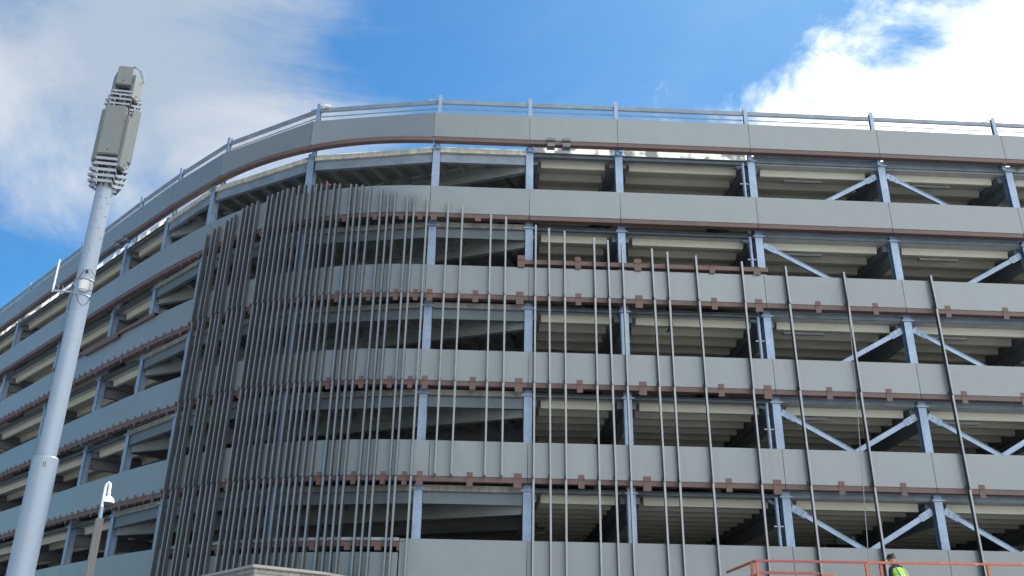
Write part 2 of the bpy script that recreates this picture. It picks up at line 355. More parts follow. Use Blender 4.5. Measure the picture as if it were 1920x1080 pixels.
# spandrel panels
for i in range(6):
    for a, b in BAYS:
        s0, s1 = JS[a], JS[b]
        if i == 4 and b == 'B': s1 += .42
        if i == 4 and a == 'B': s0 += .42
        parts = [(s0, s1, BT[i], BB[i])]
        if i == 5:
            if a in 'ZA': parts = [(max(s0, 33.9), min(s1, JS['B']-.35), 3.62, 1.5)]
            if a == 'Z': parts.append((s0, 33.88, BT[5], 1.5))
            if a == 'B': parts = [(JS['B']-.33, s1, BT[5], 1.5)]
        for p0, p1, zt, zb in parts:
            if i == 0:
                pa, na, _ = at(p0+1e-3); pb_, nb, _ = at(p1-1e-3); t = (pb_-pa).normalized(); n = V3(t.y, -t.x)
                path = [(pa+t*.008, n), (pb_-t*.008, n)]
            else: path = run(p0+.008, p1-.008)
            m = MB(); m.strip(path, (-.05, 0), zb, zt)
            m.strip(path, (-.13, -.052), zt-.03, zt-.002); m.strip(path, (-.13, -.052), zb+.002, zb+.03)   # folded cassette returns
            m.build('spandrel_panel', 'panel', B)
# red oxide support rails with brackets
BRK = []
def rail_run(i, s0, s1, z, parent=B, off=0.0):
    m = MB(); path = run(s0+.01, s1-.01)
    m.strip(path, (off-.03, off-.015), z-.16, z-.006); m.strip(path, (off-.24, off-.031), z-.022, z-.007); m.strip(path, (off-.24, off-.031), z-.16, z-.145)
    return m.build('support_rail', 'red', parent)
def tee(s, z, rail, wd=.2, up=.13, dn=.13, off=0.0):
    BRK.append((s, z, rail, wd, up, dn, off, 't'))
def lug(s, z, rail, off=0.0): BRK.append((s, z, rail, .012, .12, .03, off, 'l'))
FINS = [(33.53, 15.43), (33.93, 15.56), (34.19, 15.59), (34.64, 15.69), (34.86, 15.74), (35.08, 15.81), (35.46, 15.94), (35.69, 16.0), (35.92, 16.03), (36.16, 16.06), (36.62, 16.15), (36.84, 16.17), (37.06, 16.2), (37.28, 16.23), (37.52, 16.26), (37.74, 16.27), (37.99, 16.29), (38.22, 16.29), (38.45, 16.26), (38.68, 16.23), (38.88, 16.22), (39.09, 16.18), (39.33, 16.15), (39.57, 16.12), (39.98, 16.06), (40.19, 16.03), (40.42, 15.99), (40.65, 15.92), (41.09, 15.8), (41.33, 15.73), (41.55, 15.7), (42.01, 15.61), (42.21, 15.56), (42.66, 15.47), (43.37, 15.31), (43.87, 15.16), (44.88, 14.87), (45.39, 14.81), (46.38, 14.53), (46.87, 14.43), (47.37, 14.33), (48.38, 14.13), (48.87, 14.04), (49.35, 13.93), (50.37, 13.77), (50.86, 13.67), (51.87, 13.57), (53.4, 13.4), (54.92, 13.28), (56.91, 13.14), (59.92, 13.13)]
gaps = [(a[0]+b[0])/2 for a, b in zip(FINS[:-1], FINS[1:]) if a[0] < 42.5 and b[0]-a[0] > .36]
rails = {}
for i in range(5):
    for a, b in BAYS: rails[i, a] = rail_run(i, JS[a], JS[b], BB[i])
def rail_at(i, s):
    for a, b in BAYS:
        if JS[a] <= s <= JS[b]: return rails[i, a]
for i in range(5):
    if i >= 2:
        for s in (42.9, 44.42, 45.89, 47.84, 49.87, 52.41, 53.92, 55.94, 57.9, 60.4, 62.4, 65.2, 67.9):
            big = s in (45.89, 49.87, 53.92); tee(s, BB[i], rail_at(i, s), .25 if big else .19, dn=.16 if big else .13)
        for s, zt in FINS: lug(s-.05, BB[i], rail_at(i, s))
        s = 33.1; k = 0
        while s > 13:
            if k % 4 == 1: tee(s, BB[i], rail_at(i, s), .13, up=.09)
            else: lug(s, BB[i], rail_at(i, s)); tee(s, BB[i], rail_at(i, s), .055, up=-.02, dn=.1)
            s -= .585; k += 1
    if i >= 1:
        for s in gaps: tee(s, BB[i], rail_at(i, s), .16, up=.11 if i > 1 else 0)
    if i == 1:
        for s in (42.9, 44.42): tee(s, BB[1], rail_at(1, s), .2, up=0)
        for k in range(5): tee(32.9-.585*k, BB[1], rail_at(1, 32.9-.585*k), .08, up=-.02, dn=.1)
# low rail and sill under the fins
low = rail_run(5, 33.9, JS['B']-.35, 3.95); 
for s in gaps: tee(s, 3.95, low, .2, up=0, dn=.12)
m = MB(); m.strip(run(33.9, JS['B']-.35), (-.2, -.01), 3.96, 4.05); m.build('sill_trim', 'strap', B)
# loose rails waiting on top of the second band
m = MB()
r1 = rail_run(9, 45.78, 54.35, 13.26, off=.06)
for s, wd in ((45.92, .24), (47.84, .19), (49.87, .24), (52.41, .19), (53.95, .24)): tee(s, 13.26, r1, wd, up=.14 if s < 51 else 0, dn=.13, off=.06)
rail_run(9, 20.3, 30.4, 13.12, off=.12); rail_run(9, 24.0, 27.4, 12.98, off=.16)
BRK.sort(key=lambda b: at(b[0])[0].length+b[1]*.25)
rest = MB()
for k, (s, z, rail, wd, up, dn, off, kind) in enumerate(BRK):
    p, n, t = at(s); m = MB() if k < 99 else rest
    if kind == 't':
        z0, z1 = z-.155-dn, z+up
        if up > 0: m.obox(p+n*(off+.006)+UP*(EYE+(z+up/2+.003)), t, n, UP, wd/2, .004, up/2); 
        z1 = z-.02
        m.obox(p+n*(off-.008)+UP*(EYE+(z0+z1)/2), t, n, UP, wd/2, .005, (z1-z0)/2)
        m.obox(p+n*(off+.002)+UP*(EYE+z-.012), t, n, UP, wd/2, .012, .012)
    else:
        m.obox(p+n*(off+.035)+UP*(EYE+z+.03), t, n, UP, .007, .03, .07)
    if k < 99: m.build('bracket', 'red', rail)
if rest.v:
    o = rest.build('bracket', 'red', B); o['kind'] = 'stuff'
# dark clamps on the top rail
for s in (46.95, 47.5, 24.9, 25.7):
    p, n, t = at(s); m = MB()
    for d in (0, ): m.obox(p+n*(.01)+UP*(EYE+18.07), t, n, UP, .15, .05, .05); m.obox(p-n*.1+UP*(EYE+17.86), t, n, UP, .14, .14, .07)
    m.build('clamp', 'beam', B)

# columns
COLS = dict(V=(-26.6, 46.5), W=(-21.45, 41.35), X=(-17.19, 37.07), Y=(-14.38, 34.25), Z=(-11.66, 31.52), A=(-7.39, 29.08), B=(-2.78, 28.34), C=(.56, 28.47), D=(3.78, 28.62), E=(8.62, 28.84), F=(13.44, 29.05), G=(18.22, 29.27), H=(22.95, 29.5), I=(27.7, 29.73))
COLS = {k: V3(*v) for k, v in COLS.items()}
COLS['U'] = COLS['V']+dl*6.6; COLS['T'] = COLS['V']+dl*13
COLN = {k: at(min(max(JS[k], .1), SS[-1]-.1))[1] for k in COLS}
COLN['A'] = at(JS['A'])[1]; COLN['Z'] = at(JS['Z']-.05)[1]
def hsec(m, c, n, t, z0, z1, hw=.13, hd=.13, fl=.009, web=.006):
    zc, hz = (z0+z1)/2, (z1-z0)/2
    m.obox(c+n*(hd-fl)+UP*zc, t, n, UP, hw, fl, hz); m.obox(c-n*(hd-fl)+UP*zc, t, n, UP, hw, fl, hz); m.obox(c+UP*zc, t, n, UP, web, hd-2*fl-.001, hz)
for k, c in COLS.items():
    n = COLN[k]; t = V3(-n.y, n.x); m = MB(); hsec(m, c, n, t, 0, 17.9+EYE)
    o = m.build('column', 'galv', B)
    for i in range(5):
        q = MB(); q.obox(c+n*.02+UP*(EYE+BB[i]-.33), t, n, UP, .2, .16, .025)
        for sx in (-.15, .15): q.tube([c+t*sx+n*.06+UP*(EYE+BB[i]-.38), c+t*sx+n*.06+UP*(EYE+BB[i]-.34)], .018, 6)
        q.build('cap_plate', 'galv', o)
# inner columns and deck
def inward(k, d): return COLS[k]-COLN[k]*d
DEPTH = 16.0
ORDER = 'TUVWXYZABCDEFGHI'
CH0, CH1 = COLS['Y'], COLS['C']
ch = (CH1-CH0).normalized(); chn = V3(-ch.y, ch.x)      # chord beam direction, inward normal
if chn.y < 0: chn = -chn
FIRST, SP, RW = .42, .885, .065
def rib(m, p, q, dn, f):                          # trapezoid rib from p to q hanging under the deck of floor f
    d = (q-p).normalized()
    zt, zb = f-.126+EYE, f-.38+EYE; w1, w0 = .11, .07
    i = len(m.v)
    for e in (p, q):
        for o_, z in ((-w1, zt), (-w0, zb), (w0, zb), (w1, zt)): m.v.append((e.x+dn.x*o_, e.y+dn.y*o_, z))
    m.f += [(i, i+1, i+5, i+4), (i+1, i+2, i+6, i+5), (i+2, i+3, i+7, i+6), (i, i+3, i+2, i+1), (i+4, i+5, i+6, i+7)]
    j = getattr(m, 'last', None)                 # flat pan joining it to the rib before
    if j is not None:
        if dn.dot(V3(*m.v[i][:2])-V3(*m.v[j][:2])) > 0: m.f.append((j+3, i, i+4, j+7))
        else: m.f.append((j, i+3, i+7, j+4))
    m.last = i
def edge_pt(k, o): return COLS[k]+COLN[k]*o
for i, f in enumerate(FL[:6]):
    for a, b in BAYS:
        if a in 'YZAB': continue
        pa, pb_ = edge_pt(a, .02), edge_pt(b, .02); t = (pb_-pa).normalized(); n = V3(t.y, -t.x)
        qa, qb = pa-n*DEPTH, pb_-n*DEPTH
        if b == 'Y': qb = inward('Y', DEPTH)
        m = MB(); m.prism([pa, pb_, qb, qa], f-.12+EYE, f+EYE); dk = m.build('floor_deck', 'slab', B)
        m = MB(); L = (pb_-pa).length
        k = 0
        while FIRST+SP*k < DEPTH-.5:
            d = FIRST+SP*k; rib(m, pa+t*.45-n*d, pb_-t*.45-n*d, n, f); k += 1
        m.build('ribbed_soffit', 'rib', dk)
    # corner zone: facade edge to chord beam, then on inwards
    poly = [edge_pt(k, .02) for k in 'YZABC']
    m = MB(); m.prism(poly, f-.12+EYE, f+EYE); dk = m.build('floor_deck', 'slab', B)
    m = MB(); L = (CH1-CH0).length; k = 0; x = .35
    fac = [edge_pt(c_, -.16) for c_ in 'YZABC']
    while x < L-.2:
        o_ = CH0+ch*x; best = None
        for u, v in zip(fac[:-1], fac[1:]):       # where the rib line meets the facade beam
            e = v-u; den = (-chn.x)*(-e.y)-(-e.x)*(-chn.y)
            if abs(den) < 1e-6: continue
            rx, ry = u.x-o_.x, u.y-o_.y
            a_ = (rx*(-e.y)-(-e.x)*ry)/den; b_ = ((-chn.x)*ry-(-chn.y)*rx)/den
            if 0 <= b_ <= 1 and a_ > .1: best = a_
        if best: rib(m, o_-chn*.14, o_-chn*best, ch, f)
        x += .775
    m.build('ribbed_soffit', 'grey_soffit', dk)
    pin = [CH0, CH1, inward('C', DEPTH), inward('Y', DEPTH)]
    m = MB(); m.prism([CH0+chn*.02, CH1+chn*.02, pin[2], pin[3]], f-.12+EYE, f+EYE); dk = m.build('floor_deck', 'slab', B)
    m = MB(); m2_ = MB(); x = .7
    while x < L-1.2:
        p0 = CH0+ch*x; dmax = 5.4
        rib(m, p0+chn*.14, p0+chn*2.55, ch, f); rib(m2_, p0+chn*2.85, p0+chn*5.4, ch, f)
        x += .775
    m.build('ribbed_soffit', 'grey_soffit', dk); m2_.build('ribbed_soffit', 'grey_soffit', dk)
    m = MB()                                      # chord beams
    for dd, x0, x1 in ((0, .15, L-.15), (2.7, 1.4, L-1.0), (5.5, 3.2, L-2.0)):
        p0, p1 = CH0+ch*x0+chn*dd, CH0+ch*x1+chn*dd; c = (p0+p1)/2; hl = (p1-p0).length/2
        m.obox(c+UP*(f-.46+EYE), ch, chn, UP, hl, .006, .31); m.obox(c+UP*(f-.785+EYE), ch, chn, UP, hl, .1, .012)
        m.obox(c+UP*(f-.435+EYE)-chn*.06, ch, chn, UP, hl, .02, .03)
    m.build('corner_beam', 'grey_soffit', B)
    # cross beams under the deck at each column
    for k in ORDER:
        n = COLN[k]; t = V3(-n.y, n.x)
        if k in 'ZAB': continue
        c0, c1 = COLS[k]-n*.15, COLS[k]-n*(DEPTH-.1); c = (c0+c1)/2; hl = (c1-c0).length/2
        m = MB(); m.obox(c+UP*(f-.46+EYE), n, t, UP, hl, .008, .31); m.obox(c+UP*(f-.78+EYE), n, t, UP, hl, .11, .012); m.obox(c+UP*(f-.26+EYE), n, t, UP, hl, .3, .12)
        d = .6
        m.build('cross_beam', 'beam', B)
    # edge beams and slab edges
    for a, b in BAYS:
        pa, pb_ = COLS[a], COLS[b]; t = (pb_-pa).normalized(); n = V3(t.y, -t.x); c = (pa+pb_)/2; hl = (pb_-pa).length/2-.14
        m = MB()
        if a in 'YZAB':
            m.obox(c+UP*(f-.36+EYE), t, n, UP, hl, .006, .16); m.obox(c+UP*(f-.53+EYE), t, n, UP, hl, .08, .01); m.obox(c+UP*(f-.19+EYE), t, n, UP, hl, .08, .01)
            m.obox(c+n*.06+UP*(f-.36+EYE), t, n, UP, hl, .006, .16)
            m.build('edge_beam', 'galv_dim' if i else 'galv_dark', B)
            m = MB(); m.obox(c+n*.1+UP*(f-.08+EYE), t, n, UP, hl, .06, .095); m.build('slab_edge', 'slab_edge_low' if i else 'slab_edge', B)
        else:
            brac = a in 'EFG'
            h = (.15 if brac else .09) if i == 0 else (.11 if brac else .06)
            zc = f-.02-h+((.24 if i == 0 else .13) if brac else .0)
            m.obox(c+n*.02+UP*(zc+EYE), t, n, UP, hl, .006, h-.012); m.obox(c+n*.03+UP*(zc+h+EYE-.006), t, n, UP, hl, .09, .006); m.obox(c+n*.03+UP*(zc-h+EYE+.006), t, n, UP, hl, .09, .006)
            if brac: m.obox(c+n*.122+UP*(zc+h-.03+EYE), t, n, UP, hl, .005, .024)
            m.build('edge_beam', 'galv_dark' if brac else 'galv_dim', B)
# milky membrane upstand along the roof edge
for a, b in BAYS:
    if a in 'EF': continue
    o0 = -.34 if a not in 'YZAB' else -.45
    pa, pb_ = COLS[a], COLS[b]; t = (pb_-pa).normalized(); n = V3(t.y, -t.x); c = (pa+pb_)/2; hl = (pb_-pa).length/2-.16
    up = .14 if a not in 'YZAB' else .05
    m = MB(); m.obox(c+n*.03+UP*(FL[0]+.012+up+EYE), t, n, UP, hl, .003, up)
    m.build('edge_membrane', 'flash', B)
# back wall and core
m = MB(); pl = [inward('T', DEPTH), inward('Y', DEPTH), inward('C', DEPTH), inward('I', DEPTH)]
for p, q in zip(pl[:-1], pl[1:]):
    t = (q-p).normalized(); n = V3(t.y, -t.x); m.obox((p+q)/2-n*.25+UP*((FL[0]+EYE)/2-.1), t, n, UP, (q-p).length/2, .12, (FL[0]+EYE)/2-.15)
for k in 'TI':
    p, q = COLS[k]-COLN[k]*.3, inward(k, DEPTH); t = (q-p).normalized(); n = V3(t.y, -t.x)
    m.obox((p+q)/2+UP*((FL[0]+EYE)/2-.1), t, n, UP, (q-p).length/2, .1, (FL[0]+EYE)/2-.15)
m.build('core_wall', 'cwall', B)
# inner columns
for k in 'VWXYCDEFGH':
    c = inward(k, 7.8); n = COLN[k]; t = V3(-n.y, n.x); m = MB(); hsec(m, c, n, t, 0, FL[0]-.8+EYE, .12, .12); m.build('inner_column', 'beam', B)
# diagonal braces
def brace(kt, kb, i):
    zt = FL[i]-.42+EYE; zb = FL[i+1]+.12+EYE
    pt, pb_ = COLS[kt], COLS[kb]; t = (pb_-pt).normalized(); n = V3(t.y, -t.x)
    if n.y > 0: n = -n
    dy = .05 if kt < kb else -.05
    p = pt+t*.2+n*dy+UP*zt; q = pb_-t*.2+n*dy+UP*zb; d = (q-p).normalized(); u = d.cross(n)
    m = MB(); m.bar(p+d*.3, q-d*.3, n, .06, .15)
    for s in (-1, 1): m.obox((p+q)/2+u*s*.073+n*.038, d, n, u, (q-p).length/2-.3, .012, .006)
    o = m.build('brace', 'galv', B)
    for e, s in ((p, 1), (q, -1)):
        g_ = MB(); g_.obox(e+d*s*.2+n*.036, d, n, u, .24, .006, .11)
        for a_ in (.12, .3):
            for b_ in (-.045, .045): c = e+d*s*a_+u*b_+n*.05; g_.tube([c, c+n*.02], .018, 6)
        g_.build('gusset_plate', 'galv', o)
for kt, kb, i in [('F', 'E', 0), ('F', 'G', 0), ('E', 'F', 1), ('G', 'F', 1), ('F', 'E', 2), ('F', 'G', 2), ('H', 'G', 0), ('H', 'G', 2), ('G', 'H', 1)]+[(a, b, i) for i in (3, 4) for a, b in (('E', 'F'), ('F', 'E'), ('F', 'G'), ('G', 'F'))]: brace(kt, kb, i)
# downpipe at column E
for i in range(5):
    n = COLN['E']; c = V3(8.31, 28.74); m = MB(); m.tube([c+UP*(FL[i+1]+.02+EYE), c+UP*(FL[i]-.12+EYE)], .06, 14)
    o = m.build('downpipe', 'galv', B, smooth=True)
    q = MB(); z = FL[i]-1.0+EYE; q.tube([c+UP*(z-.02), c+UP*(z+.02)], .072, 14); q.obox(c+V3(.0, -.03, z), V3(1, 0), V3(0, 1), UP, .15, .012, .02); q.build('pipe_clip', 'strap', o)
    q = MB(); q.tube([c+V3(-.05, .02, FL[i]-.3+EYE), c+V3(-.18, .1, FL[i]-.22+EYE), c+V3(-.2, .3, FL[i]-.15+EYE)], .06, 10); q.build('pipe_elbow', 'galv_dark', o)
# roof guard rail
POST = [('U', JS['U']-.8), ('V', 12.2), ('W', 19.45), ('X', 26.07), ('Y', 29.69), ('Z', 33.33), ('A', 38.13), ('B', 42.9), ('C', 46.21), ('D', 49.37), ('E', 54.21), ('F', 58.99), ('G', 63.69), ('H', 68.4)]
pp = []
for k, s in POST:
    p, n, t = at(s); c = p-n*.3; pp.append((c, n, t)); m = MB(); hsec(m, c, n, t, 17.7+EYE, 19.98+EYE, .07, .07, .006, .005)
    o = m.build('guard_post', 'galv', B)
    q = MB(); q.obox(c+UP*(19.06+EYE), t, n, UP, .16, .12, .008); q.build('base_plate', 'galv', o)
    q = MB(); q.obox(c-t*.28-n*.1+UP*(19.82+EYE), t, n, UP, .13, .05, .05); q.build('rail_cleat', 'galv', o)
for (a, na, ta), (b, nb, tb) in zip(pp[:-1], pp[1:]):
    t = (b-a).normalized(); n = V3(t.y, -t.x); c = (a+b)/2; hl = (b-a).length/2-.08
    m = MB(); m.obox(c-n*.02+UP*(19.72+EYE), t, n, UP, hl, .045, .075); m.build('guard_rail', 'galv_dark', B)  # backlit shade of the rail put into its darker steel colour
    m = MB()
    for z in (19.86, 19.5, 19.47, 19.28, 19.12, 18.9): m.obox(c-n*.09+UP*(z+EYE), t, n, UP, hl, .006, .009)
    x = -hl
    while x < hl: m.obox(c-n*.097+t*x+UP*(19.35+EYE), t, n, UP, .0032, .0032, .52); x += .06
    m.build('guard_mesh', 'galv_dark', B)
p, n, t = at(38.25); m = MB(); m.ball(p-n*.25+t*.18+UP*(19.82+EYE), .17, .08, .05); m.build('taped_rail_end', 'white', B, smooth=True)
# vertical fins
for k, (s, zt) in enumerate(FINS):
    p, n, t = at(s); zs = [11.93, 8.92, 5.87]
    zb = 5.9 if k in (34, 35, 36, 37) else 1.1
    cuts = [zt]+[z for z in zs if z > zb+.2]+[zb]
    fin = None
    tilt = random.uniform(-.004, .004)
    for j, (z1, z0) in enumerate(zip(cuts[:-1], cuts[1:])):
        m = MB(); i = 0
        jit = random.uniform(-.006, .006)
        a0 = .026 if j < len(cuts)-2 or True else .034
        z1_ = z1-(.015 if j else 0); z0_ = z0+.015
        vs = []
        for z, hw, dp in ((z0_, .024, .175), (z1_, .033, .135)):
            c = p+n*.035+t*(jit+tilt*(z-9))
            for ss_, oo in ((-1, 0), (1, 0), (1, dp), (-1, dp)): vs.append((c+t*hw*ss_+n*oo+UP*(z+EYE)))
        m.v = [tuple(v) for v in vs]; m.f = [(0, 3, 2, 1), (4, 5, 6, 7), (0, 1, 5, 4), (1, 2, 6, 5), (2, 3, 7, 6), (3, 0, 4, 7)]
        if j:
            m.obox(p+n*.13+UP*(z1+EYE), t, n, UP, .018, .08, .03)
        o = m.build('fin' if fin is None else 'fin_section', 'fin', B if fin is None else fin, bevel=.004)
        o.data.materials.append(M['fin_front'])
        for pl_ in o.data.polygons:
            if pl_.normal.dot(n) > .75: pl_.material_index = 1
        fin = fin or o
# stone base of the building behind the fins and ground floor walls
m = MB(); m.strip(run(33.0, JS['B']), (-.3, .012), -1.55, 2.62); m.build('stone_base', 'stone', B, uv=True)
m = MB(); m.strip(run(1, 33.0), (-.3, -.06), -1.55, 1.5); m.strip(run(JS['B'], SS[-1]-1), (-.3, -.06), -1.55, 1.5); m.build('ground_floor_wall', 'slab', B)
# red hoist hook by the corner column
c = COLS['A']+V3(.45, .1, 0); m = MB()
m.tube([c+V3(-.2, 0, 17.1+EYE), c+V3(-.1, .05, 16.8+EYE), c+V3(.05, .1, 16.62+EYE), c+V3(.2, .1, 16.7+EYE), c+V3(.28, .1, 16.82+EYE)], .018, 8); o = m.build('power_cable', 'black', B, smooth=True)
m = MB(); m.tube([c+V3(.1, .05, 16.82+EYE), c+V3(.26, .05, 16.72+EYE)], .045, 10); m.tube([c+V3(.12, .05, 16.92+EYE), c+V3(.12, .05, 16.8+EYE)], .03, 8); m.build('plug_socket', 'orange_red', o, smooth=True)

# ------------------------------------------------------------------ ceiling lights and exit sign (hang from the deck)
def on_facade(px, off, z):
    p, n, t = at(px); return p-n*off+UP*(z+EYE), n, t
LG = 'long dark light fittings under the decks'
storey = ['top storey', 'second storey down', 'third storey down', 'fourth storey down']
for i, (sa, sb, dz) in enumerate(((56.35, 61.2, 0), (56.0, 60.95, 0), (55.7, 60.75, 0), (55.45, 60.6, 0))):
    for s, side in ((sa, 'braced bay beside the downpipe'), (sb, 'braced bay nearest the right edge')):
        c, n, t = on_facade(s, 1.0, FL[i]-.44)
        e = empty('ceiling_light', c, 'long dark ceiling light, %s, %s' % (storey[i], side), 'ceiling light', LG)
        m = MB(); m.obox(c, t, n, UP, .72, .07, .035); m.build('housing', 'beam', e, bevel=.008)
        m = MB(); m.obox(c-UP*.041, t, n, UP, .68, .05, .008); m.build('diffuser', 'deck', e)
        m = MB()
        for d in (-.5, .5): m.obox(c+t*d+UP*.06, t, n, UP, .02, .03, .03)
        m.build('mounting_clip', 'strap', e)
c, n, t = on_facade(57.75, 4.6, 4.97)
e = empty('exit_sign', c, 'small green hanging exit sign inside the lowest storey, behind the crossing braces', 'sign')
m = MB(); m.obox(c, t, n, UP, .36, .03, .17); m.build('sign_box', 'sign', e, bevel=.01)
m = MB(); f_ = c+n*.034
m.obox(f_-t*.17+UP*.075, t, n, UP, .025, .002, .025); m.bar(f_-t*.17+UP*.05, f_-t*.19-UP*.03, n, .004, .03)
m.bar(f_-t*.19-UP*.03, f_-t*.13-UP*.1, n, .004, .018); m.bar(f_-t*.19-UP*.03, f_-t*.25-UP*.09, n, .004, .018); m.bar(f_-t*.17+UP*.04, f_-t*.1+UP*.0, n, .004, .014)
m.bar(f_+t*.0, f_+t*.12, n, .004, .025); m.bar(f_+t*.07+UP*.04, f_+t*.13, n, .004, .02); m.bar(f_+t*.07-UP*.04, f_+t*.13, n, .004, .02)
m.obox(f_+t*.27, t, n, UP, .05, .002, .11); m.build('pictogram', 'sign_mark', e)
m = MB()
for d in (-.25, .25): m.tube([c+t*d+UP*.17, c+t*d+UP*.55], .008, 6)
m.build('suspension_rod', 'strap', e)

# ------------------------------------------------------------------ stone wall in front of the corner
W_ = [(-11.2, 29.9), (-9.0, 27.7), (-6.46, 24.35), (-5.0, 25.8), (-4.3, 27.25)]
W_ = [V3(*p) for p in W_]
e = empty('stone_wall', (-6.46, 24.35, .12), 'low stone block wall with pale coping, in front of the fin screen', 'wall')
m = MB(); zc = 2.8+EYE
back = [p+V3(.35, .9, 0) for p in W_][::-1]
m.prism([tuple(p)[:2] for p in W_]+[tuple(p)[:2] for p in back], .12, zc-.08); m.build('masonry', 'stone', e, uv=True)
out = [W_[0]+V3(-.1, -.05), W_[1]+V3(-.1, -.07), W_[2]+V3(-.0, -.16), W_[3]+V3(.1, -.08), W_[4]+V3(.12, 0)]
m = MB(); m.prism([tuple(p)[:2] for p in out]+[tuple(p+V3(.05, .1))[:2] for p in back], zc-.078, zc); m.build('coping', 'coping', e, bevel=.012)

# ------------------------------------------------------------------ telecom mast
mx, my = -8.47, 16.66
def mz(z): return V3(mx, my, z+EYE)
e = empty('telecom_mast', (mx, my, .12), 'tall pale grey telecom mast with stacked antenna boxes at its top', 'mast')
m = MB(); m.tube([mz(-1.48), mz(3.72)], [.224, .223], 48); m.tube([mz(3.72), mz(3.75)], [.223, .205], 48, caps=False); sl_ = m.build('base_sleeve', 'mast', e, smooth=True)
m = MB()
for d in (-.016, .016):
    a_ = R(-64)+d/.224; nn = V3(math.cos(a_), math.sin(a_)); m.obox(mz(3.58)+nn*.2235, V3(-nn.y, nn.x), nn, UP, .006, .003, .05)
m.build('slot_mark', 'black', sl_)
m = MB(); m.tube([mz(3.7), mz(6.2), mz(9.42)], [.170, .168, .165], 48); pole = m.build('pole', 'mast', e, smooth=True)
m = MB()
for z, a in [(9.1, -80), (9.1, -40), (8.85, -110), (8.85, -60), (8.55, -75), (8.4, -50), (8.4, -100), (9.0, -20), (8.7, -15), (8.2, -20), (7.9, -75), (4.9, -95), (6.0, -60)]:
    nn = V3(math.cos(R(a)), math.sin(R(a))); m.tube([mz(z)+nn*.155, mz(z)+nn*.18], .014, 8)
for z in (6.62, ):
    m.tube([mz(z)+V3(math.cos(R(a)), math.sin(R(a)), 0)*.168 for a in range(-125, -70, 5)], .004, 5)
m.build('bolt', 'galv_dark', pole)
m = MB(); m.tube([mz(9.35), mz(12.1)], .085, 20); m.build('core_tube', 'galv_dark', e, smooth=True)
# faced antenna units: centre angle (deg), height range, radius, half width, half depth
def unit(ang, z0, z1, rad, hw, hd, matn='antenna', logo=True):
    nn = V3(math.cos(R(ang)), math.sin(R(ang))); tt = V3(-nn.y, nn.x)
    m = MB(); m.obox(mz((z0+z1)/2)+nn*rad, tt, nn, UP, hw, hd, (z1-z0)/2); o = m.build('antenna_panel', matn, e, bevel=.02)
    m = MB()
    for d in [-.8, -.5, -.2, .1, .4, .7]:
        for dd in (-.4, .3): m.tube([mz(z0-.06)+nn*(rad+hd*dd)+tt*hw*d, mz(z0)+nn*(rad+hd*dd)+tt*hw*d], .014, 8)
    m.build('connector', 'black', o)
    m = MB(); m.obox(mz((z0+z1)/2)+nn*(rad-hd-.05), tt, nn, UP, .06, .05, (z1-z0)/2-.15); m.build('mounting_arm', 'galv_dark', o)
    if logo:
        m = MB(); m.obox(mz(z0+.1)+nn*(rad+hd+.003), tt, nn, UP, .018, .002, .01); m.build('label_mark', 'black', o)
F0 = -84
unit(F0, 10.02, 11.22, .25, .205, .09); unit(F0+118, 10.0, 11.3, .27, .21, .09); unit(F0-118, 10.0, 11.3, .27, .21, .09)
unit(F0+70, 9.80, 11.05, .275, .15, .06)
unit(F0-70, 9.95, 11.25, .24, .14, .08)
unit(F0+2, 11.76, 12.24, .24, .155, .085); unit(F0+66, 11.5, 12.1, .25, .14, .05, 'antenna'); unit(F0-60, 11.58, 12.14, .23, .14, .05, 'antenna'); unit(F0+180, 11.5, 12.1, .22, .15, .07, 'antenna')
# bracket hoops: three flat faces joined by bent arms
def hoop(z, rad, hw, hh=.032):
    m = MB(); P_ = []
    for k in range(3):
        a = F0+120*k+4; nn = V3(math.cos(R(a)), math.sin(R(a))); tt = V3(-nn.y, nn.x)
        P_ += [mz(z)+nn*rad-tt*hw, mz(z)+nn*rad+tt*hw, ]
        b = a+60; nb = V3(math.cos(R(b)), math.sin(R(b))); P_ += [mz(z-.02)+nb*(rad*.72)]
    for p, q in zip(P_, P_[1:]+P_[:1]):
        d = (q-p).normalized(); m.obox((p+q)/2, d, d.cross(UP).normalized(), UP, (q-p).length/2+.004, .006, hh)
    m.build('bracket_hoop', 'strap', e)
for z, rad, hw in ((9.93, .30, .2), (9.80, .31, .22), (9.66, .31, .22), (9.53, .30, .2), (9.42, .27, .17)): hoop(z, rad, hw)
for z, rad, hw in ((11.62, .28, .19), (11.52, .30, .22), (11.41, .30, .22), (11.31, .27, .2)): hoop(z, rad, hw, .022)
m = MB()
for a in range(0, 360, 40):
    nn = V3(math.cos(R(a)), math.sin(R(a)))
    m.tube([mz(9.3)+nn*.14, mz(9.6)+nn*.17, mz(9.95)+nn*.2], .022, 6); m.tube([mz(11.1)+nn*.12, mz(11.4)+nn*.15, mz(11.7)+nn*.16], .018, 6)
m.build('feeder_cable', 'black', e, smooth=True)
tv = [(0, -.1, 12.22), (.04, -.12, 12.34), (.12, -.1, 12.38), (.22, -.05, 12.32), (.27, 0, 12.20), (.3, 0, 12.05)]
m = MB(); m.tube([mz(z)+V3(x, y) for x, y, z in tv], .014, 8)
m.tube([mz(z)+V3(x+.03, y+.03) for x, y, z in tv[1:]], .012, 8); m.tube([mz(12.22)+V3(-.15, -.1), mz(12.26)+V3(-.22, -.08), mz(12.20)+V3(-.25, -.02)], .015, 8)
m.tube([mz(12.20)+V3(-.08, -.15), mz(12.32)+V3(-.04, -.15), mz(12.32)+V3(.05, -.15), mz(12.22)+V3(.09, -.15)], .02, 8); m.ball(mz(12.28)+V3(0, -.12), .08, .05, .04)
m.build('top_cable', 'galv_dark', e, smooth=True)
